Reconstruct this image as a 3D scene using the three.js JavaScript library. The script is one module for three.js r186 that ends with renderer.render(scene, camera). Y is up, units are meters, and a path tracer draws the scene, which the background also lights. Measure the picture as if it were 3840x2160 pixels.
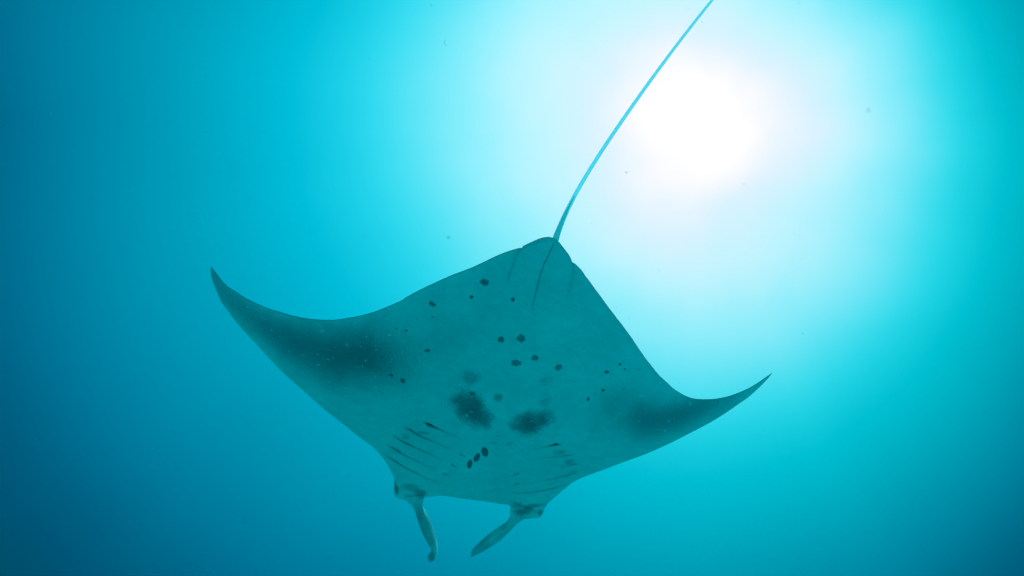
import * as THREE from 'three';
import { mergeGeometries } from 'three/addons/utils/BufferGeometryUtils.js';
import { ImprovedNoise } from 'three/addons/math/ImprovedNoise.js';

// ---------------------------------------------------------------- camera, water light, sun, exposure
const scene = new THREE.Scene();
const camera = new THREE.PerspectiveCamera(50.53, 16 / 9, 0.05, 400);
camera.position.set(0, 0, 0);
camera.lookAt(0, Math.sin(Math.PI / 3), -Math.cos(Math.PI / 3));
camera.focus = 3.4;
camera.userData.fStop = 4;
const renderer = new THREE.WebGLRenderer({ antialias: true });
renderer.toneMapping = THREE.LinearToneMapping;
renderer.toneMappingExposure = 1;
renderer.shadowMap.enabled = true;

const noise = new ImprovedNoise();
const fbm = (x, y, z, n = 4) => { let s = 0, a = 0.5, f = 1; for (let i = 0; i < n; i++) { s += a * noise.noise(x * f, y * f, z * f); a *= 0.5; f *= 2.03; } return s; };
const smooth = (a, b, x) => { const t = Math.min(1, Math.max(0, (x - a) / (b - a))); return t * t * (3 - 2 * t); };
let seed = 20417;
const rnd = () => { seed = (seed + 0x6D2B79F5) | 0; let t = Math.imul(seed ^ (seed >>> 15), 1 | seed); t = (t + Math.imul(t ^ (t >>> 7), 61 | t)) ^ t; return ((t ^ (t >>> 14)) >>> 0) / 4294967296; };
const lin = (c) => { c /= 255; return c <= 0.04045 ? c / 12.92 : ((c + 0.055) / 1.055) ** 2.4; };

const SUN = new THREE.Vector3(0.273, 0.9312, -0.2416).normalize();
// the light that comes down through open water from each direction: brightest round the refracted sun, deep blue far from it
const RAMP = [[0, 58, 72], [0, 96, 123], [0, 129, 159], [0, 162, 188], [0, 192, 217], [62, 222, 241], [138, 239, 251], [190, 246, 255], [219, 245, 255], [249, 253, 257], [266, 266, 266]].map((c) => c.map((v, i) => Math.max(0, (lin(v) - [0, 0.105, 0.123][i]) / 0.755)));   // less the veil of the water close by
function waterSky() {
  const W = 1024, H = 512, data = new Float32Array(W * H * 4);
  const across = new THREE.Vector3(1, 0, 0).addScaledVector(SUN, -SUN.x).normalize(), down = new THREE.Vector3().crossVectors(across, SUN);
  const d = new THREE.Vector3();
  for (let j = 0; j < H; j++) for (let i = 0; i < W; i++) {
    const lat = ((j + 0.5) / H - 0.5) * Math.PI, lon = ((i + 0.5) / W - 0.5) * 2 * Math.PI;
    d.set(Math.cos(lat) * Math.cos(lon), Math.sin(lat), Math.cos(lat) * Math.sin(lon));
    const th = Math.acos(Math.min(1, Math.max(-1, d.dot(SUN)))) * 180 / Math.PI;
    const x = d.dot(across), y = d.dot(down), r = Math.hypot(x, y) + 1e-6;
    const c = x / r, s0 = y / r, s = s0 > 0 ? s0 * (1 - 1.2 * smooth(28, 60, th)) : s0, T = (Math.sqrt(th * th + 9) - 3) / 50, T2 = T * T;
    let q = 9.52 - 13.913 * T - 0.681 * T * c - 1.044 * T * s + 0.255 * T * (c * c - s * s) - 2.299 * T * c * s + 5.538 * T2 - 4.314 * T2 * c - 3.287 * T2 * s - 4.642 * T2 * T;
    q = 0.1 + Math.log(1 + Math.exp(Math.max(-20, 2.5 * (q - 0.1)))) / 2.5;
    q += fbm(d.x * 5.3 + 2, d.y * 5.3, d.z * 5.3 + 7, 4) * 1.7 * Math.exp(-((th / 15) ** 2)) + fbm(d.x * 3.1, d.y * 3.1, d.z * 3.1 + 4, 4) * 0.09 + fbm(c * 2.4, s0 * 2.4, 1.5, 4) * 0.2 * smooth(5, 14, th) * (1 - smooth(30, 60, th));
    q = Math.min(9.99, Math.max(0, q));
    const a = Math.floor(q), t = q - a, o = (j * W + i) * 4;
    const P = RAMP[Math.max(0, a - 1)], Q = RAMP[a], S = RAMP[a + 1], V = RAMP[Math.min(RAMP.length - 1, a + 2)], green = smooth(-0.35, 0.75, d.x);
    for (let e = 0; e < 3; e++) data[o + e] = Math.max(0, Q[e] + 0.5 * t * (S[e] - P[e] + t * (2 * P[e] - 5 * Q[e] + 4 * S[e] - V[e] + t * (3 * (Q[e] - S[e]) + V[e] - P[e]))));
    const low = 1 - smooth(3.5, 6, q); data[o + 1] *= 1 + 0.07 * green * low; data[o + 2] *= 1 - 0.10 * green * low;   // greener water towards the right
    if (lat < 0) { data[o] = DEEP[0]; data[o + 1] = DEEP[1]; data[o + 2] = DEEP[2]; }
    data[o + 3] = 1;
  }
  const t = new THREE.DataTexture(data, W, H, THREE.RGBAFormat, THREE.FloatType);
  t.mapping = THREE.EquirectangularReflectionMapping;
  t.magFilter = t.minFilter = THREE.LinearFilter;
  t.needsUpdate = true;
  return t;
}
const DEEP = [0, 0.265, 0.315];   // light sent back up from the depth below
scene.background = scene.environment = waterSky();

const sun = new THREE.DirectionalLight(new THREE.Color().setRGB(0.03, 0.88, 1.0), 5);
sun.position.copy(SUN).multiplyScalar(20);
sun.castShadow = true;
sun.shadow.radius = 8;
sun.shadow.mapSize.set(2048, 2048);
Object.assign(sun.shadow.camera, { left: -6, right: 6, top: 6, bottom: -6, near: 1, far: 40 });
scene.add(sun, sun.target);
scene.fog = new THREE.FogExp2(new THREE.Color().setRGB(0.0, 0.84, 1.0), 0.052);   // the water's own veil

// ---------------------------------------------------------------- the ray's outline and markings, metres in its own axes (x across, y up, z towards the tail)
const LEAD = [[-1.8651,-0.0685],[-1.8592,-0.1],[-1.8454,-0.1315],[-1.825,-0.161],[-1.7996,-0.1884],[-1.7703,-0.22],[-1.7375,-0.2501],[-1.6946,-0.2756],[-1.6365,-0.3107],[-1.5722,-0.343],[-1.4867,-0.3824],[-1.3962,-0.4251],[-1.2754,-0.481],[-1.1081,-0.5439],[-0.9528,-0.604],[-0.8094,-0.6513],[-0.7481,-0.6748],[-0.6857,-0.6967],[-0.6312,-0.7145],[-0.5846,-0.7397],[-0.5389,-0.7729],[-0.5053,-0.804],[-0.476,-0.8371],[-0.4559,-0.861],[-0.4447,-0.903],[-0.4316,-0.9532],[-0.417,-0.9734],[-0.3956,-0.9811],[-0.3799,-0.9808],[-0.3487,-0.9823],[-0.3175,-0.984],[-0.2886,-0.9694],[-0.2542,-0.9263],[-0.2235,-0.9048],[-0.1704,-0.8785],[-0.1012,-0.8624],[-0.0542,-0.8557],[0.0149,-0.8428],[0.0973,-0.8281],[0.1686,-0.8208],[0.2417,-0.8149],[0.2757,-0.8361],[0.3287,-0.868],[0.3741,-0.8718],[0.4091,-0.8624],[0.4409,-0.8532],[0.4513,-0.839],[0.4556,-0.8127],[0.454,-0.7914],[0.4575,-0.7652],[0.4634,-0.7387],[0.4841,-0.6978],[0.5222,-0.6277],[0.5604,-0.5665],[0.5903,-0.5352],[0.6345,-0.5001],[0.7114,-0.4463],[0.8049,-0.3788],[0.9316,-0.2937],[1.0467,-0.2068],[1.161,-0.112],[1.2666,-0.0234],[1.3386,0.0457],[1.4192,0.1339],[1.4691,0.1896],[1.5093,0.2512],[1.5377,0.3041],[1.556,0.3453],[1.5644,0.3746]];
const TRAIL = [[-1.8651,-0.0685],[-1.8445,-0.0799],[-1.8082,-0.0997],[-1.7701,-0.1204],[-1.7226,-0.1377],[-1.6718,-0.1434],[-1.6074,-0.1524],[-1.5591,-0.1549],[-1.4915,-0.1541],[-1.4393,-0.1526],[-1.3632,-0.1416],[-1.288,-0.1321],[-1.2397,-0.1216],[-1.1929,-0.1103],[-1.1352,-0.092],[-1.0854,-0.074],[-1.0359,-0.0512],[-0.9838,-0.022],[-0.9329,0.0092],[-0.8826,0.0439],[-0.8339,0.0808],[-0.7878,0.123],[-0.7422,0.1678],[-0.715,0.1941],[-0.7042,0.21],[-0.6646,0.2561],[-0.6129,0.3108],[-0.5568,0.3667],[-0.5006,0.4198],[-0.4341,0.4762],[-0.3821,0.5245],[-0.3322,0.5752],[-0.2815,0.6224],[-0.2375,0.6574],[-0.2058,0.6783],[-0.1862,0.6881],[-0.1399,0.7175],[-0.0906,0.7464],[-0.0451,0.7649],[-0.0047,0.756],[0.0489,0.7241],[0.0868,0.6987],[0.107,0.6931],[0.1419,0.6755],[0.1962,0.6379],[0.2902,0.5719],[0.386,0.5058],[0.4602,0.4558],[0.5342,0.4057],[0.6168,0.3434],[0.68,0.2974],[0.7426,0.2554],[0.805,0.2161],[0.8727,0.1823],[0.9403,0.1506],[1.0044,0.1311],[1.0578,0.1213],[1.1074,0.1212],[1.1623,0.1279],[1.2162,0.1388],[1.2683,0.1551],[1.3308,0.1812],[1.3901,0.2158],[1.4482,0.2576],[1.4913,0.298],[1.532,0.3421],[1.5644,0.3746]];
const GILLS = [[[-0.3906,-0.4362],[-0.3688,-0.4392],[-0.3275,-0.4426],[-0.2818,-0.4455],[-0.2256,-0.4512],[-0.0858,-0.4655]],[[-0.4886,-0.5147],[-0.4592,-0.5151],[-0.4022,-0.5259],[-0.3403,-0.5293],[-0.2611,-0.5325],[-0.1741,-0.5438]],[[-0.5458,-0.5903],[-0.4891,-0.6013],[-0.4202,-0.6069],[-0.352,-0.6112],[-0.284,-0.6156],[-0.2013,-0.6281]],[[-0.5742,-0.6621],[-0.5182,-0.6676],[-0.4534,-0.6792],[-0.3779,-0.6858],[-0.3099,-0.6906],[-0.2399,-0.7007]],[[-0.5458,-0.7294],[-0.5166,-0.7383],[-0.4567,-0.75],[-0.3931,-0.7582],[-0.3302,-0.7643],[-0.2655,-0.7739],[-0.2175,-0.7737],[-0.1807,-0.7714]],[[0.3871,-0.3262],[0.3626,-0.3314],[0.3236,-0.3507],[0.2824,-0.3725],[0.2299,-0.3938]],[[0.49,-0.3779],[0.4332,-0.3991],[0.3602,-0.4203],[0.289,-0.4465]],[[0.5397,-0.4328],[0.4975,-0.4536],[0.4357,-0.4737]],[[0.5606,-0.4941],[0.5152,-0.5172],[0.4395,-0.5524],[0.357,-0.5824],[0.288,-0.617]],[[0.5337,-0.5758],[0.4634,-0.6179],[0.3812,-0.6505],[0.3165,-0.68],[0.2684,-0.6938],[0.232,-0.7056]]];
const ENDS = [[[-0.142,-0.5491],[-0.1152,-0.5495]],[[-0.1653,-0.6283],[-0.1409,-0.6341]],[[-0.195,-0.7067],[-0.169,-0.7043]],[[0.1897,-0.5781],[0.2134,-0.5668]],[[0.2204,-0.6395],[0.2377,-0.6329]]];
const FOLDS = [[[-0.1912,0.6913],[-0.2029,0.6527],[-0.2062,0.5975],[-0.2071,0.535],[-0.2078,0.4843],[-0.1961,0.4255]],[[-0.0454,0.7826],[-0.0396,0.7625],[-0.0433,0.7197],[-0.055,0.6513],[-0.0571,0.5948],[-0.0519,0.5173],[-0.0435,0.4454],[-0.0373,0.3781],[-0.0257,0.3143]],[[0.0798,0.7056],[0.091,0.6897],[0.1047,0.6381],[0.1123,0.5717],[0.116,0.5158],[0.1157,0.469]]];
const PELVIC = [[-0.1904,0.6975],[-0.1712,0.7178],[-0.1467,0.7419],[-0.114,0.771],[-0.0771,0.7899],[-0.0587,0.7913],[-0.029,0.7856],[-0.005,0.7718],[0.0309,0.7478],[0.0572,0.7289],[0.0769,0.7092]];
const TAIL = [[-0.0313,0.02,0.7428,0.0211],[-0.0381,0.02,0.7963,0.0197],[-0.0382,0.02,0.8399,0.0176],[-0.035,0.02,0.9073,0.0151],[-0.0292,0.02,0.9692,0.0136],[-0.0179,0.02,1.0501,0.0124],[-0.0052,0.02,1.1216,0.0117],[0.0111,0.02,1.2006,0.0114],[0.0333,0.02,1.2968,0.0111],[0.0539,0.02,1.379,0.011],[0.0824,0.02,1.4866,0.0106],[0.1129,0.02,1.5965,0.0101],[0.1431,0.02,1.7,0.0096],[0.1734,0.02,1.7996,0.0089],[0.2027,0.02,1.8913,0.0084],[0.2402,0.02,2.0031,0.0078],[0.2807,0.02,2.1183,0.0072],[0.3218,0.02,2.2323,0.0065],[0.3541,0.02,2.3244,0.0056],[0.3884,0.02,2.4328,0.0037],[0.4106,0.02,2.5225,0.0012]];
const SPOTS = [[-0.322,0.4468,0.0238,0.0178],[-0.3631,0.3465,0.0119,0.0097],[-0.5586,0.2355,0.0134,0.0104],[-0.5422,0.2324,0.0134,0.0104],[-0.1509,0.4126,0.0104,0.0119],[-0.5293,0.1656,0.0059,0.0052],[-0.1403,0.1842,0.0178,0.0193],[-0.0408,0.2263,0.0238,0.0223],[0.0651,0.1452,0.0193,0.0178],[-0.0199,0.0849,0.0282,0.0208],[0.209,0.1291,0.0193,0.0193],[-0.4987,-0.0256,0.0149,0.0104],[0.5461,0.2293,0.0097,0.0089],[-0.7002,0.0294,0.0059,0.0059],[-0.6441,0.0396,0.0074,0.0074],[-0.7322,-0.1585,0.0089,0.0059],[-0.801,-0.1372,0.0059,0.0059],[-0.7508,-0.1217,0.0045,0.0045],[-0.6486,-0.2416,0.0134,0.0089],[-0.5779,-0.247,0.0163,0.0149],[-0.1912,-0.1649,0.0163,0.0149],[0.4418,-0.0149,0.0089,0.0134],[0.486,0.1679,0.0134,0.0104],[0.5836,0.2076,0.0074,0.0059],[0.5069,0.0567,0.0104,0.0104],[0.6237,0.0896,0.0074,0.0045],[-0.6044,0.1213,0.003,0.003],[-0.5258,0.0325,0.003,0.0024],[0.47,0.0277,0.0074,0.003],[-0.464,0.1594,0.003,0.003]];
const OVALS = [[-0.0145,-0.4845,0.0193,0.0327,-10],[-0.046,-0.5348,0.0171,0.0312,25],[-0.0712,-0.5906,0.0149,0.0312,12]];
const SOFT = [[-0.2111,-0.2321,0.0981,0.0891,0.72],[-0.1631,-0.2595,0.0981,0.0891,0.6],[-0.1035,-0.2885,0.0832,0.0743,0.72],[-0.1648,-0.3032,0.0743,0.0594,0.3],[-0.2331,-0.0806,0.0594,0.0505,0.42],[-0.0552,-0.1361,0.0312,0.0253,0.62],[0.1394,-0.2484,0.0921,0.0743,0.7],[0.193,-0.206,0.0981,0.0713,0.7],[0.2551,-0.1693,0.0565,0.0535,0.4],[0.1828,-0.268,0.0773,0.0565,0.4],[0.2066,-0.0786,0.0371,0.052,0.28],[0.1698,0.0378,0.0446,0.0297,0.25],[0.3988,-0.3761,0.0357,0.0223,0.38],[0.4821,-0.4289,0.0357,0.0238,0.4],[0.53,-0.4884,0.0297,0.0149,0.2],[-0.4686,-0.5655,0.0297,0.0208,0.3],[-0.3793,-0.5,0.0386,0.0134,0.35],[-0.5019,-0.6754,0.0371,0.0297,0.16],[0.1022,-0.3906,0.0208,0.0134,0.28],[0.0129,-0.4132,0.0208,0.0119,0.2],[-0.3443,-0.8714,0.0669,0.0327,0.4],[-0.2861,-0.8885,0.0505,0.0357,0.62],[-0.4189,-0.9237,0.0134,0.0357,0.75],[0.3233,-0.8053,0.0594,0.0267,0.7],[0.375,-0.7613,0.0669,0.0208,0.55],[0.2812,-0.7795,0.0446,0.0208,0.4],[0.4343,-0.8045,0.0178,0.0253,0.75],[-0.0946,-1.2461,0.0327,0.0357,0.75],[-0.1049,-1.1794,0.0134,0.0297,0.5],[0.1276,-1.1582,0.0208,0.0238,0.55],[-0.435,-0.903,0.0074,0.0446,0.5],[-0.2155,-1.0508,0.0535,0.0951,0.42],[-0.1575,-1.1324,0.0535,0.0951,0.42],[-0.2605,-0.9846,0.0357,0.0594,0.3],[0.1995,-1.0565,0.1129,0.0713,0.36],[0.294,-0.9397,0.0832,0.0594,0.36]];  // smudges; the last entries paint the cephalic fins' shade as grey
const BANDL = [[-1.8627,-0.0738],[-1.8068,-0.1331],[-1.7453,-0.1823],[-1.5125,-0.2445],[-1.2932,-0.2753],[-1.0928,-0.2654],[-0.9298,-0.2303],[-0.777,-0.1736],[-0.6312,-0.1041],[-0.4712,-0.0141]];
const BANDR = [[0.6371,-0.0212],[0.768,-0.0576],[0.903,-0.0621],[1.0423,-0.0035],[1.1715,0.087],[1.2994,0.1899]];
const FINL = [[-0.2472,-0.01,-0.8798,-0.3659,-0.01,-0.9483],[-0.2527,-0.0233,-0.9099,-0.3346,-0.0233,-0.964],[-0.2471,-0.0367,-0.9493,-0.3019,-0.0367,-0.9735],[-0.2344,-0.05,-0.9692,-0.2777,-0.05,-0.9933],[-0.2143,-0.0633,-0.9865,-0.2577,-0.0633,-1.0182],[-0.1778,-0.0767,-1.0208,-0.228,-0.0767,-1.0568],[-0.1425,-0.09,-1.0623,-0.1922,-0.09,-1.0971],[-0.1131,-0.1033,-1.1055,-0.1537,-0.1033,-1.1327],[-0.0936,-0.1167,-1.1321,-0.1228,-0.1167,-1.1592],[-0.0827,-0.13,-1.1518,-0.1257,-0.13,-1.1759],[-0.0798,-0.1433,-1.1722,-0.1307,-0.1433,-1.1856],[-0.0857,-0.1567,-1.1897,-0.1283,-0.1567,-1.1926],[-0.1075,-0.17,-1.1971,-0.1197,-0.17,-1.1936]];
const FINR = [[0.2375,-0.01,-0.7724,0.4208,-0.01,-0.7962],[0.2506,-0.026,-0.8221,0.3899,-0.026,-0.8292],[0.261,-0.042,-0.8493,0.3526,-0.042,-0.8335],[0.2604,-0.058,-0.8693,0.3224,-0.058,-0.8525],[0.2501,-0.074,-0.8971,0.3006,-0.074,-0.8761],[0.2188,-0.09,-0.9256,0.2744,-0.09,-0.9201],[0.183,-0.106,-0.9644,0.245,-0.106,-0.9688],[0.1426,-0.122,-1.0248,0.2062,-0.122,-1.0147],[0.116,-0.138,-1.0711,0.1605,-0.138,-1.059],[0.105,-0.154,-1.0872,0.1269,-0.154,-1.0798],[0.1027,-0.17,-1.0916,0.1061,-0.17,-1.0923]];
const EYEL = [-0.4211,0.0131,-0.9473];
const EYER = [0.4471,0.0293,-0.8225];
const SCR = [[0.1736,0.0138],[0.1929,0.0259],[0.1651,-0.0729],[0.2172,-0.0418],[0.1562,-0.0924],[0.2105,-0.1118]];
const PAIRS = [[15,20],[23,28],[28,31],[32,35],[37,38],[40,41],[45,43],[50,44],[56,48],[59,54]];

const lift = (x) => x < 0 ? 0.30 * (-x / 1.75) ** 2.2 : 0.33 * (x / 1.5) ** 2;
const curve2 = (pts) => new THREE.CatmullRomCurve3(pts.map(([x, z]) => new THREE.Vector3(x, 0, z)), false, 'centripetal');

// leading and trailing edge matched to each other by a smooth monotone table
function edgeTable() {
  const cl = curve2(LEAD), ct = curve2(TRAIL);
  cl.arcLengthDivisions = ct.arcLengthDivisions = 2000;
  const arc = (c, n, k) => { const l = c.getLengths(); return l[Math.round(k / (n - 1) * 2000)] / l[2000]; };
  const X = [0, ...PAIRS.map(([a]) => arc(cl, LEAD.length, a)), 1], Y = [0, ...PAIRS.map(([, b]) => arc(ct, TRAIL.length, b)), 1];
  const n = X.length, h = [], s = [], m = new Array(n).fill(0);
  for (let i = 0; i < n - 1; i++) { h[i] = X[i + 1] - X[i]; s[i] = (Y[i + 1] - Y[i]) / h[i]; }
  m[0] = s[0]; m[n - 1] = s[n - 2];
  for (let i = 1; i < n - 1; i++) m[i] = 2 * s[i - 1] * s[i] / (s[i - 1] + s[i]);
  const match = (x) => {
    let i = 0; while (i < n - 2 && x > X[i + 1]) i++;
    const t = (x - X[i]) / h[i], t2 = t * t, t3 = t2 * t;
    return (2 * t3 - 3 * t2 + 1) * Y[i] + (t3 - 2 * t2 + t) * h[i] * m[i] + (-2 * t3 + 3 * t2) * Y[i + 1] + (t3 - t2) * h[i] * m[i + 1];
  };
  return (u) => [cl.getPointAt(u), ct.getPointAt(Math.min(1, Math.max(0, match(u))))];
}
const edges = edgeTable();

const U0 = -1.95, US = 3.6, V0 = -1.28, VS = 2.16, ATLAS = 0.586;   // planar skin map: belly below, back above
const uvBelly = (x, z) => [(x - U0) / US, (z - V0) / VS * ATLAS];
const uvBack = (x, z) => [(x - U0) / US, ATLAS + 0.02 + (z - V0) / VS * (1 - ATLAS - 0.03)];

class Grid {   // collects points, uv and faces of one skin patch
  constructor() { this.p = []; this.uv = []; this.f = []; }
  add(x, y, z, uv) { this.p.push(x, y, z); this.uv.push(uv[0], uv[1]); return this.p.length / 3 - 1; }
  quad(a, b, c, d) { this.f.push(a, b, c, a, c, d); }
  build() {
    const g = new THREE.BufferGeometry();
    g.setAttribute('position', new THREE.Float32BufferAttribute(this.p, 3));
    g.setAttribute('uv', new THREE.Float32BufferAttribute(this.uv, 2));
    g.setIndex(this.f); g.computeVertexNormals();
    return g;
  }
}

// height of the belly over the plane, filled while the disc is built
const HN = 720, HM = 420, height = new Float32Array(HN * HM).fill(NaN);
const cell = (x, z) => [(x - U0) / US * HN, (z - V0) / VS * HM];
function bellyAt(x, z) {
  const [a, b] = cell(x, z), i = Math.min(HN - 2, Math.max(0, Math.floor(a - 0.5))), j = Math.min(HM - 2, Math.max(0, Math.floor(b - 0.5)));
  let s = 0, w = 0;
  for (let dj = -1; dj <= 2; dj++) for (let di = -1; di <= 2; di++) {
    const I = i + di, J = j + dj; if (I < 0 || J < 0 || I >= HN || J >= HM) continue;
    const v = height[J * HN + I]; if (Number.isNaN(v)) continue;
    const q = Math.max(0, 2 - Math.abs(a - 0.5 - I)) * Math.max(0, 2 - Math.abs(b - 0.5 - J)); s += v * q; w += q;
  }
  return w > 0 ? s / w : lift(x);
}

const WIDE = [0.0115, 0.0058, 0.0052, 0.005, 0.005, 0.0105, 0.0032, 0.0026, 0.0026, 0.0034], FAT = [0.25, 0.25, 0.3, 0.3, 0.25, 0.25, 0.2, 0.2, 0.3, 0.3];
const SLITS = [...GILLS.map((g, i) => [g, WIDE[i], FAT[i]]), ...ENDS.map((g) => [g, 0.0042, 0.5])];
const gape = (u, wide, fat) => wide * Math.pow(Math.min(1, u / fat), 0.8) * Math.pow(Math.max(0, 1 - Math.max(0, u - fat) / (1 - fat)), wide > 0.006 ? 2.6 : 1.25) + 0.0004;
const SLITPATH = SLITS.map(([g, wide, fat]) => curve2(g).getPoints(60).map((p, i) => [p.x, p.z, gape(i / 60, wide, fat)]));
function inSlit(x, z) {   // true where the skin is open
  if (z > -0.2 || z < -0.92 || Math.abs(x) > 0.72) return false;
  for (const P of SLITPATH) for (let i = 2; i < P.length - 2; i++) { const dx = x - P[i][0], dz = z - P[i][1], r = 0.7 * P[i][2] + 0.0046; if (dx * dx + dz * dz < r * r && P[i][2] > 0.0006) return true; }
  return false;
}
// shallow valleys along the gill slits, the flaps between them stand proud
const GILLPATH = GILLS.map((g) => curve2(g).getPoints(28));
function groove(x, z) {
  if (z > -0.2 || z < -0.92 || Math.abs(x) > 0.72) return 0;
  let best = 9, bu = 0;
  for (const P of GILLPATH) for (let i = 0; i < P.length; i++) { const dx = x - P[i].x, dz = z - P[i].z, d = dx * dx + dz * dz; if (d < best) { best = d; bu = i / (P.length - 1); } }
  return 0.007 * Math.exp(-best / 0.00016) * smooth(0, 0.15, bu) * (1 - smooth(0.6, 1, bu));
}

function discGeometry() {
  const NS = 800, NT = 260, belly = new Grid(), back = new Grid();
  const prof = (t) => Math.pow(t, 0.55) * Math.pow(1 - t, 0.8) / 0.415;
  for (let i = 0; i <= NS; i++) {
    const u = 0.5 - 0.5 * Math.cos(Math.PI * Math.min(1, Math.max(0, i / NS))) * 1.0;
    const uu = 0.35 * u + 0.65 * (i / NS);
    const [L, T] = edges(Math.min(0.9995, Math.max(0.0005, uu)));
    const chord = L.distanceTo(T), small = smooth(0, 0.45, chord);
    const ragged = (noise.noise(uu * 190, 3.1, 0) * 0.0016 + noise.noise(uu * 60, 8.3, 0) * 0.002) * smooth(0.05, 0.4, chord);
    const dirx = (T.x - L.x) / (chord + 1e-6), dirz = (T.z - L.z) / (chord + 1e-6);
    T.x += dirx * ragged; T.z += dirz * ragged;
    const hem = Math.min(0.12, 0.0035 / (chord + 1e-6));
    for (let j = 0; j <= NT; j++) {
      const c = 0.5 - 0.5 * Math.cos(Math.PI * j / NT), t0 = 0.25 * (j / NT) + 0.75 * c, t = t0 * (1 - hem);
      const x = L.x + (T.x - L.x) * t, z = L.z + (T.z - L.z) * t, xm = (L.x + T.x) / 2 * 0.4 + x * 0.6, e = prof(t);
      const bulge = (0.062 * Math.exp(-((xm / 0.42) ** 2)) + 0.011) * e * small;
      const wob = fbm(x * 2.6, z * 2.6, 4.7, 3) * 0.016 * small * Math.min(1, e);
      const y = lift(x) - bulge + wob + groove(x, z);
      belly.add(x, y, z, uvBelly(x, z));
      const [ci, cj] = cell(x, z); height[Math.min(HM - 1, Math.max(0, Math.floor(cj))) * HN + Math.min(HN - 1, Math.max(0, Math.floor(ci)))] = y;
      const tb = t0, xb = L.x + (T.x - L.x) * tb, zb = L.z + (T.z - L.z) * tb, eb = prof(tb);
      const back0 = (0.19 * Math.exp(-((xm / 0.38) ** 2)) + 0.022) * eb * small;
      back.add(xb, lift(xb) + (tb < 0.5 ? back0 : back0 + 0.0005), zb, uvBack(xb, zb));
    }
  }
  const R = NT + 1;
  for (let i = 0; i < NS; i++) {
    for (let j = 0; j < NT; j++) {
      const a = i * R + j, b = a + R;
      const mx = (belly.p[a * 3] + belly.p[b * 3 + 3]) / 2, mz = (belly.p[a * 3 + 2] + belly.p[b * 3 + 5]) / 2;
      if (!inSlit(mx, mz)) belly.quad(a, b, b + 1, a + 1);
      back.quad(a, a + 1, b + 1, b);
    }
  }
  // the dark skin of the back wraps round the trailing edge as a narrow hem
  const base = back.p.length / 3;
  for (let i = 0; i <= NS; i++) {
    const a = (i * R + NT) * 3, q = (i * R + NT) * 3;
    back.add(belly.p[a], belly.p[a + 1] + 0.0001, belly.p[a + 2], uvBack(belly.p[a], belly.p[a + 2]));
    back.add(back.p[q], back.p[q + 1] - 0.0005, back.p[q + 2], uvBack(back.p[q], back.p[q + 2]));
  }
  for (let i = 0; i < NS; i++) { const a = base + i * 2; back.quad(a, a + 2, a + 3, a + 1); }
  return [belly.build(), back.build()];
}

// pelvic fins: two soft lobes that lie under the rear of the disc and meet in the middle
function pelvicGeometry(left, right, edge) {
  const g = new Grid(), tops = [], NU = 70, NV = 34, cl = curve2(left), cr = curve2(right), ce = curve2(edge);
  for (let i = 0; i <= NU; i++) for (let j = 0; j <= NV; j++) {
    const u = i / NU, v = j / NV;
    const a = cl.getPoint(u), b = cr.getPoint(u), e = ce.getPoint(v), l1 = cl.getPoint(1), r1 = cr.getPoint(1);
    const x = a.x + (b.x - a.x) * v + u * u * u * u * (e.x - (l1.x + (r1.x - l1.x) * v)), z = a.z + (b.z - a.z) * v + u * u * u * u * (e.z - (l1.z + (r1.z - l1.z) * v));
    const side = Math.pow(Math.sin(Math.PI * Math.min(1, Math.max(0, v))), 0.35), grow = smooth(-0.05, 0.4, u), rim = 1 - smooth(0.9, 1, u) * 0.75;
    const ground = bellyAt(Math.min(0.2, Math.max(-0.3, x)), Math.min(z, 0.70));
    const y = ground + 0.006 * (1 - grow) - grow * (0.010 + 0.02 * side * rim);
    tops.push(Math.max(y + 0.0035, ground + 0.004 - 0.009 * grow));
    g.add(x, y, z, uvBelly(x, z));
  }
  const R = NV + 1;
  for (let i = 0; i < NU; i++) for (let j = 0; j < NV; j++) { const a = i * R + j, b = a + R; g.quad(a, a + 1, b + 1, b); }
  // upper face of the lobe, a few millimetres higher, closed along the rear edge
  const base = g.p.length / 3;
  for (let i = 0; i <= NU; i++) for (let j = 0; j <= NV; j++) { const k = (i * R + j) * 3; g.add(g.p[k], tops[i * R + j], g.p[k + 2], uvBack(g.p[k], g.p[k + 2])); }
  for (let i = 0; i < NU; i++) for (let j = 0; j < NV; j++) { const a = base + i * R + j, b = a + R; g.quad(a, b, b + 1, a + 1); }
  for (let j = 0; j < NV; j++) { const a = NU * R + j; g.quad(a, a + 1, base + a + 1, base + a); }
  for (let i = 0; i < NU; i++) for (const j of [0, NV]) { const a = i * R + j; g.quad(a, a + R, base + a + R, base + a); }
  return g.build();
}

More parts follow.
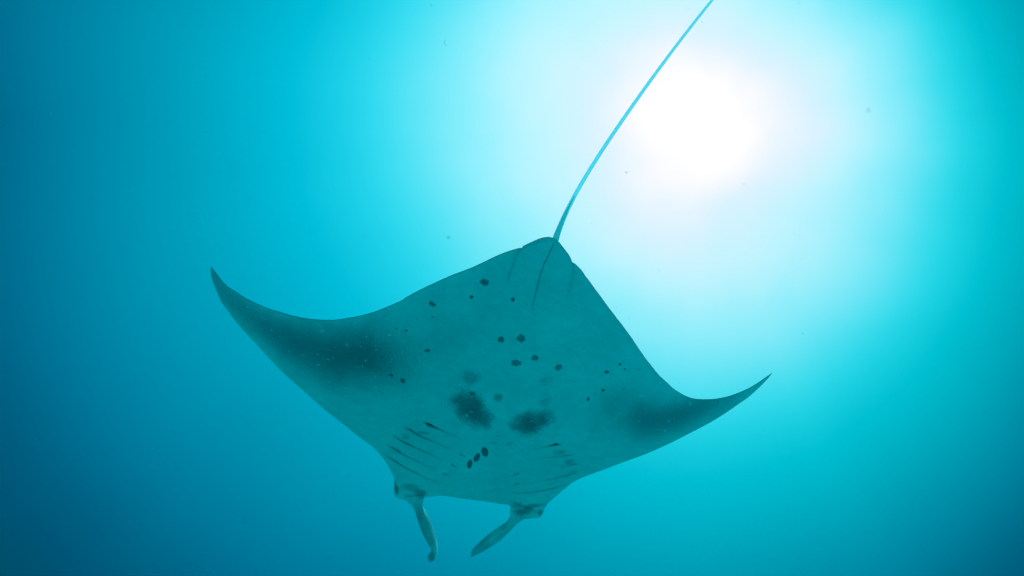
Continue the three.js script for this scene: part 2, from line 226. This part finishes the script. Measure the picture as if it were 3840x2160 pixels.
// cephalic fin: a blade rolled along its inner edge, so that the inner face stands up towards the back
function cephalicGeometry(rows, flip, roll) {
  const inner = new THREE.CatmullRomCurve3(rows.map((r) => new THREE.Vector3(r[0], r[1], r[2])), false, 'centripetal');
  const outer = new THREE.CatmullRomCurve3(rows.map((r) => new THREE.Vector3(r[3], r[4], r[5])), false, 'centripetal');
  const g = new Grid(), NU = 90, NV = 40, a = new THREE.Vector3(), b = new THREE.Vector3();
  for (let i = 0; i <= NU; i++) {
    const u = i / NU; inner.getPoint(u, a); outer.getPoint(u, b);
    const w = a.distanceTo(b), end = Math.sqrt(Math.max(0, 1 - Math.max(0, (u - 0.86) / 0.14) ** 2)), deep = roll * smooth(0.1, 0.35, u) * end;
    for (let j = 0; j <= NV; j++) {
      const q = j / NV * 2 * Math.PI, c = Math.cos(q), s = Math.sin(q);
      const m = 0.5 + 0.5 * c;                             // 0 at the outer edge, 1 at the inner edge
      const up = s > 0 ? Math.pow(s, 0.7) * (0.006 + deep * m * m) : -Math.pow(-s, 0.8) * Math.min(0.008, 0.16 * w);
      const turn = deep * 0.95 * smooth(0.35, 1, m) * (s > 0 ? 1 : 0.0);
      const hold = 1 - 0.10 * smooth(0, 1, m) * (s > 0 ? 0 : 1) * smooth(0.2, 0.45, u);
      const mm = m * hold;
      const x = b.x + (a.x - b.x) * mm, z = b.z + (a.z - b.z) * mm, y = b.y + (a.y - b.y) * mm + up + turn * 0.4;
      g.add(x, y, z, uvBelly(x, z));
    }
  }
  const R = NV + 1;
  for (let i = 0; i < NU; i++) for (let j = 0; j < NV; j++) { const p = i * R + j, q = p + R; if (flip) g.quad(p, p + 1, q + 1, q); else g.quad(p, q, q + 1, p + 1); }
  return g.build();
}

function tailGeometry(size = () => 1, reach = 1) {
  const c = new THREE.CatmullRomCurve3(TAIL.map(([x, y, z]) => new THREE.Vector3(x, y, z)), false, 'centripetal');
  const g = new Grid(), NU = 220, NV = 14, n = TAIL.length - 1, p = new THREE.Vector3(), d = new THREE.Vector3(), s = new THREE.Vector3(), up = new THREE.Vector3(0, 1, 0), v = new THREE.Vector3();
  for (let i = 0; i <= NU; i++) {
    const u = i / NU * reach, k = Math.min(n - 1, Math.floor(u * n)), f = u * n - k, r = (TAIL[k][3] * (1 - f) + TAIL[k + 1][3] * f) * 0.86 * size(i / NU);
    c.getPoint(u, p); c.getTangent(u, d); s.crossVectors(d, up).normalize(); v.crossVectors(s, d);
    for (let j = 0; j <= NV; j++) {
      const q = j / NV * 2 * Math.PI, lump = 1 + 0.04 * noise.noise(u * 40, q, 2);
      const w = r * Math.cos(q) * lump, h = r * 0.8 * Math.sin(q);
      g.add(p.x + s.x * w + v.x * h, p.y + s.y * w + v.y * h, p.z + s.z * w + v.z * h, [u * 30, j / NV]);
    }
  }
  const R = NV + 1;
  for (let i = 0; i < NU; i++) for (let j = 0; j < NV; j++) { const a = i * R + j, b = a + R; g.quad(a, a + 1, b + 1, b); }
  return g.build();
}

// ---------------------------------------------------------------- skin pigment, with shade painted in on the cephalic fins
function skinTexture() {
  const N = 2048, data = new Uint8Array(N * N * 4), bump = new Uint8Array(1024 * 1024 * 4), rows = Math.floor(N * ATLAS);
  const pig = new Float32Array(N * rows), mpx = US / N, mpy = VS / rows;     // 0 pale skin, 1 black pigment
  const at = (x, z) => [(x - U0) / mpx, (z - V0) / mpy];
  const stamp = (x, z, reach, fn) => {
    const [a, b] = at(x, z), ra = reach / mpx, rb = reach / mpy;
    for (let j = Math.max(0, Math.floor(b - rb)); j <= Math.min(rows - 1, b + rb); j++) for (let i = Math.max(0, Math.floor(a - ra)); i <= Math.min(N - 1, a + ra); i++) {
      const px = U0 + (i + 0.5) * mpx, pz = V0 + (j + 0.5) * mpy, v = fn(px, pz); const k = j * N + i;
      if (v > 0) pig[k] = 1 - (1 - pig[k]) * (1 - Math.min(1, v));
    }
  };
  const grain = (x, z) => fbm(x * 95, z * 95, 1.7, 3), fine = (x, z) => noise.noise(x * 330, z * 330, 9.2);
  const B = 18.7 * Math.PI / 180, cb = Math.cos(B), sb = Math.sin(B);
  const local = (x, z, x0, z0) => { const dx = x - x0, dz = z - z0; return [dx * cb + dz * sb, -dx * sb + dz * cb]; };
  for (const [x0, z0, rx, rz] of SPOTS) stamp(x0, z0, Math.max(rx, rz) * 2.2 + 0.01, (x, z) => {
    const [a, b] = local(x, z, x0, z0), an = Math.atan2(b, a);
    const r = Math.hypot(a / rx, b / rz) * (1 + 0.2 * noise.noise(Math.cos(an) * 1.4 + x0 * 31, Math.sin(an) * 1.4 + z0 * 17, 2.2)) + grain(x, z) * 0.55 + 0.12 * fine(x, z);
    return (0.74 + 0.22 * Math.abs(Math.sin(x0 * 97 + z0 * 61))) * (1 - smooth(0.72, 1.18, r)) * (1 + 0.1 * grain(x, z));
  });
  for (const [x0, z0, rx, rz, turn] of OVALS) { const c = Math.cos(turn * Math.PI / 180), s = Math.sin(turn * Math.PI / 180); stamp(x0, z0, rz * 1.5, (x, z) => {
    const [a0, b0] = local(x, z, x0, z0), a = a0 * c - b0 * s, b = a0 * s + b0 * c;
    return 0.97 * (1 - smooth(0.85, 1.1, Math.hypot(a / rx, b / rz) + grain(x, z) * 0.14));
  }); }
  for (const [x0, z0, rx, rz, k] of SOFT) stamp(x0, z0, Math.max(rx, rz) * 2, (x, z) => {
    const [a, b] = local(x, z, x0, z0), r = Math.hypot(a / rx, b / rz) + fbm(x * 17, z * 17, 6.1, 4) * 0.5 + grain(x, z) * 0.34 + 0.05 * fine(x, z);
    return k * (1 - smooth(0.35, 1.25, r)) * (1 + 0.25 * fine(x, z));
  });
  const band = (pts, wide, k, w0, w1, fade) => {
    const c = curve2(pts), P = c.getPoints(60);
    stamp(P[30].x, P[30].z, 1.1, (x, z) => {
      let best = 9, bu = 0;
      for (let i = 0; i <= 60; i++) { const dx = x - P[i].x, dz = z - P[i].z, d = dx * dx + dz * dz; if (d < best) { best = d; bu = i / 60; } }
      const width = wide(bu), r = Math.sqrt(best) / width + fbm(x * 5, z * 5, 3.3, 4) * 0.3 + grain(x, z) * 0.12;
      return k * (1 - smooth(w0, w1, r)) * (1 + 0.2 * fine(x, z)) * fade(bu);
    });
  };
  band(BANDL, (u) => 0.075 + 0.1 * smooth(0.25, 0.65, u) + 0.02 * u, 0.9, 0.05, 1.6, (u) => (0.6 + 0.4 * smooth(0.2, 0.5, u)) * (1 - 0.85 * smooth(0.72, 1, u)));
  band(BANDR, (u) => 0.15 - 0.05 * u, 0.78, 0.05, 1.6, (u) => 0.45 + 0.55 * smooth(0, 0.3, u) - 0.4 * smooth(0.6, 1, u));
  // pale scrapes across the markings
  const scrape = (x0, z0, x1, z1, w) => { const n = 50; for (let i = 0; i <= n; i++) { const t = i / n, x = x0 + (x1 - x0) * t, z = z0 + (z1 - z0) * t + 0.004 * noise.noise(t * 6, x0 * 40, z0 * 40); const [a, b] = at(x, z), r = w / mpx;
    for (let j = Math.max(0, Math.floor(b - r)); j <= Math.min(rows - 1, b + r); j++) for (let k = Math.max(0, Math.floor(a - r)); k <= Math.min(N - 1, a + r); k++) { const q = Math.hypot(k - a, j - b) / r; if (q < 1) pig[j * N + k] *= 0.55 + 0.45 * q; } } };
  for (let i = 0; i < SCR.length; i += 2) { scrape(SCR[i][0] - 0.03, SCR[i][1], SCR[i + 1][0] + 0.04, SCR[i + 1][1] + 0.012, 0.006); scrape(SCR[i][0] - 0.01, SCR[i][1] - 0.02, SCR[i + 1][0], SCR[i + 1][1] - 0.012, 0.004); }
  // old scratches, faint and thin
  for (let n = 0; n < 46; n++) {
    let x = -1.1 + 2.0 * rnd(), z = -0.6 + 1.1 * rnd(), an = rnd() * 6.28; const len = 20 + 60 * rnd(), k = (rnd() < 0.5 ? -1 : 1) * (0.05 + 0.08 * rnd());
    for (let i = 0; i < len; i++) { an += (rnd() - 0.5) * 0.16; x += Math.cos(an) * 0.0017; z += Math.sin(an) * 0.0017; const [a, b] = at(x, z), i0 = Math.floor(a), j0 = Math.floor(b); if (i0 < 1 || j0 < 1 || i0 > N - 2 || j0 > rows - 2) break; for (const [di, dj] of [[0, 0], [1, 0], [0, 1], [1, 1]]) pig[(j0 + dj) * N + i0 + di] += k; }
  }
  // pale flecks painted on the skin for bright specks adrift below it
  const fleck = new Float32Array(N * rows);
  for (let n = 0; n < 1500; n++) {
    const [a, b] = at(-1.75 + 3.3 * rnd(), -0.9 + 1.65 * rnd()), r = (0.0013 + 0.004 * Math.pow(rnd(), 3)) / mpx, st = 1 + rnd() * 1.8, an = rnd() * 3.14, k = 0.35 + 0.65 * rnd(), ca = Math.cos(an), sa = Math.sin(an), R = Math.ceil(r * st + 2);
    for (let j = Math.max(0, Math.floor(b - R)); j <= Math.min(rows - 1, b + R); j++) for (let i = Math.max(0, Math.floor(a - R)); i <= Math.min(N - 1, a + R); i++) { const dx = i - a, dy = j - b, q = Math.hypot((dx * ca + dy * sa) / (r * st), (-dx * sa + dy * ca) / r); if (q < 1.3) fleck[j * N + i] = Math.max(fleck[j * N + i], k * (1 - smooth(0.6, 1.3, q))); }
  }
  for (let j = 0; j < N; j++) for (let i = 0; i < N; i++) {
    const o = (j * N + i) * 4;
    if (j < rows) {
      const x = U0 + (i + 0.5) * mpx, z = V0 + (j + 0.5) * mpy;
      const mot = fbm(x * 5, z * 5, 7.7, 4) * 0.2 + fbm(x * 17, z * 23, 3.9, 4) * 0.16 + fbm(x * 60, z * 60, 2.1, 2) * 0.07 + (rnd() - 0.5) * 0.05;
      let p = pig[j * N + i] + Math.max(0, fbm(x * 160, z * 160, 5.5, 2) - 0.38) * 2.4;
      p = Math.min(1, Math.max(-0.15, p));
      const pale = [0.80, 0.84, 0.81], dark = [0.085, 0.09, 0.10];
      for (let c = 0; c < 3; c++) { const v = Math.max(0, (pale[c] * (1 + mot)) * (1 - p) + dark[c] * p * (1 + mot)) * (1 - fleck[j * N + i]) + 0.93 * fleck[j * N + i]; data[o + c] = 255 * Math.min(1, v <= 0.0031308 ? v * 12.92 : 1.055 * v ** (1 / 2.4) - 0.055); }
    } else {
      const v = 42 + 16 * fbm(i / 50, j / 50, 1.1, 4) + 10 * (rnd() - 0.5);
      data[o] = v; data[o + 1] = v + 3; data[o + 2] = v + 5;
    }
    data[o + 3] = 255;
  }
  for (let j = 0; j < 1024; j++) for (let i = 0; i < 1024; i++) { const v = 128 + 90 * fbm(i / 26, j / 26, 4.4, 3) + 30 * (rnd() - 0.5), o = (j * 1024 + i) * 4; bump[o] = bump[o + 1] = bump[o + 2] = v; bump[o + 3] = 255; }
  const mk = (d, n, color) => { const t = new THREE.DataTexture(d, n, n, THREE.RGBAFormat); t.magFilter = t.minFilter = THREE.LinearFilter; t.wrapS = t.wrapT = THREE.RepeatWrapping; if (color) t.colorSpace = THREE.SRGBColorSpace; t.needsUpdate = true; return t; };
  const bt = mk(bump, 1024, false); bt.repeat.set(3, 3);
  return [mk(data, N, true), bt];
}

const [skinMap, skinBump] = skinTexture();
const skin = new THREE.MeshPhysicalMaterial({ map: skinMap, bumpMap: skinBump, bumpScale: 0.0018, roughness: 0.62, specularIntensity: 0.25 });
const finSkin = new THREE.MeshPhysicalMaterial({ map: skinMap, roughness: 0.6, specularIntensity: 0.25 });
const tailSkin = new THREE.MeshPhysicalMaterial({ color: new THREE.Color().setRGB(0.6, 0.86, 0.9), roughness: 0.76, transmission: 0.88, thickness: 0, specularIntensity: 0.1, side: THREE.DoubleSide });  // cyan tint and translucency put the sunlit water haze into the tail
const rootSkin = new THREE.MeshPhysicalMaterial({ color: new THREE.Color().setRGB(0.82, 0.88, 0.86), roughness: 0.9, transmission: 0.75, thickness: 0, specularIntensity: 0.1, side: THREE.DoubleSide });
const eyeSkin = new THREE.MeshPhysicalMaterial({ color: new THREE.Color().setRGB(0.02, 0.022, 0.025), roughness: 0.25, clearcoat: 0.5 });

// ---------------------------------------------------------------- the manta ray
const manta = new THREE.Group();
manta.name = 'manta_ray';
manta.userData = { label: 'spotted pale-bellied manta ray gliding overhead with wings curled up and a whip tail', category: 'manta ray' };
manta.matrixAutoUpdate = true;
{
  const m = new THREE.Matrix4().makeBasis(new THREE.Vector3(0.94721, -0.08298, -0.30969), new THREE.Vector3(0, 0.96593, -0.25882), new THREE.Vector3(0.32061, 0.24516, 0.91493));
  manta.quaternion.setFromRotationMatrix(m);
  manta.position.set(0.0149, 2.7068, -2.1117);
}
scene.add(manta);
function part(name, geometry, material, parent = manta) { const o = new THREE.Mesh(geometry, material); o.name = name; o.castShadow = o.receiveShadow = true; parent.add(o); return o; }

{
  const [belly, back] = discGeometry();
  const mid = FOLDS[1].slice().reverse(), lf = FOLDS[0].slice().reverse(), rf = FOLDS[2].slice().reverse();
  const gap = (s) => mid.map(([x, z], i) => [x + s * (0.0012 + 0.001 * i / mid.length), z]);
  const pl = pelvicGeometry(lf, gap(-1), PELVIC.slice(0, 6));
  const pr = pelvicGeometry(gap(1), rf, PELVIC.slice(5));
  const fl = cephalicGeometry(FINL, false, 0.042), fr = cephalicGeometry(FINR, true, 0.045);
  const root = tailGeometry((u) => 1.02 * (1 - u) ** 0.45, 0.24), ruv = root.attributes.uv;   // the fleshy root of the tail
  for (let i = 0; i < ruv.count; i++) { const [a, b] = uvBelly(-0.1, 0.5 + 0.04 * ruv.getY(i)); ruv.setXY(i, a, b); }
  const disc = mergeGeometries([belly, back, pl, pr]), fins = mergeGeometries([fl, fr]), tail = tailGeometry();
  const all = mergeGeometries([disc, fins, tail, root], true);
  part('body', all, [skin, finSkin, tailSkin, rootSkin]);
}

// gill slits: five on each side, real openings into the body cavity, each between two raised lips of pale skin
function slitGeometry(pts, wide, fat) {
  const c = curve2(pts), lips = new Grid(), NU = 44, p = new THREE.Vector3(), q = new THREE.Vector3();
  const LIP = [[0, 0.012], [0.02, -0.3], [0.12, -0.8], [0.32, -1], [0.6, -0.75], [0.88, -0.25], [1, 0.003]];   // across a lip from the opening outwards: share of its width, height (metres when it reaches inwards)
  for (let i = 0; i <= NU; i++) {
    const u = i / NU; c.getPoint(u, p); c.getTangent(u, q);
    const w = gape(u, wide, fat), tall = 0.005 * Math.min(1, wide / 0.003) * (0.15 + 0.85 * Math.min(1, w / wide * 1.6)) * smooth(0, 0.06, u) * smooth(0, 0.06, 1 - u), nx = -q.z, nz = q.x;
    for (const side of [-1, 1]) for (const [a, hgt] of LIP) {
      const off = side * (w + a * (0.0135 + 0.3 * w)), x = p.x + nx * off, z = p.z + nz * off;
      lips.add(x, bellyAt(x, z) + (hgt > 0 ? hgt : hgt * tall - 0.0007), z, uvBelly(x, z));
    }
  }
  const n = LIP.length;
  for (let i = 0; i < NU; i++) for (let s = 0; s < 2; s++) for (let j = 0; j < n - 1; j++) { const a = i * 2 * n + s * n + j, b = a + 2 * n; if (s) lips.quad(a, a + 1, b + 1, b); else lips.quad(a, b, b + 1, a + 1); }
  return lips.build();
}
SLITS.forEach(([g, wide, fat], i) => { const end = i >= GILLS.length, k = end ? i - GILLS.length : i; part((end ? 'gill_slit_end' : 'gill_slit') + (k ? '_' + String(k).padStart(3, '0') : ''), slitGeometry(g, wide, fat), finSkin); });
for (const [k, e, s] of [[0, EYEL, -1], [1, EYER, 1]]) {
  const g = new THREE.SphereGeometry(0.021, 28, 20); g.scale(0.75, 0.9, 1.15);
  const eye = part(k ? 'eye_001' : 'eye', g, eyeSkin);
  eye.position.set(e[0] - s * 0.004, e[1] + 0.012, e[2] + 0.012);
}

// ---------------------------------------------------------------- drifting specks in the water
function flake(k) {
  const g = new THREE.IcosahedronGeometry(1, 1), p = g.attributes.position;
  for (let i = 0; i < p.count; i++) { const x = p.getX(i), y = p.getY(i), z = p.getZ(i), s = 1 + 0.55 * noise.noise(x * 1.7 + k * 9, y * 1.7, z * 1.7); p.setXYZ(i, x * s * (k === 1 ? 1.9 : 1.15), y * s * 0.7, z * s * (k === 1 ? 0.45 : 0.9)); }
  g.computeVertexNormals();
  return g;
}
const speckSkin = new THREE.MeshPhysicalMaterial({ color: new THREE.Color().setRGB(0.5, 0.76, 0.68), roughness: 0.62, transmission: 0.85, thickness: 0, specularIntensity: 0.1 });
function specks(name, geometry, count, size, label) {
  const o = new THREE.InstancedMesh(geometry, speckSkin, count), m = new THREE.Matrix4(), q = new THREE.Quaternion(), e = new THREE.Euler(), p = new THREE.Vector3(), s = new THREE.Vector3();
  for (let i = 0; i < count; i++) {
    do p.set((rnd() - 0.5) * 3.8, rnd() * 3.6 - 0.2, rnd() * 4.2 - 3.3); while (p.length() < 0.55);
    const k = size[0] * Math.pow(size[1] / size[0], Math.pow(rnd(), 2.2));
    o.setMatrixAt(i, m.compose(p, q.setFromEuler(e.set(rnd() * 6.3, rnd() * 6.3, rnd() * 6.3)), s.set(k, k, k)));
  }
  o.name = name; o.castShadow = o.receiveShadow = true;
  o.userData = { label, category: 'plankton', kind: 'stuff' };
  scene.add(o);
}
specks('drifting_plankton', flake(0), 600, [0.0006, 0.0022], 'fine pale specks of plankton drifting through the blue water');
{
  const c = new THREE.CatmullRomCurve3([[-1, 0, 0], [-0.4, 0.35, 0.1], [0.2, 0.1, -0.1], [0.7, -0.35, 0.05], [1, -0.2, 0]].map((v) => new THREE.Vector3(...v)));
  specks('drifting_fibre', new THREE.TubeGeometry(c, 16, 0.07, 5), 90, [0.004, 0.011], 'thin curled fibres drifting among the specks in the water');
}

renderer.render(scene, camera);
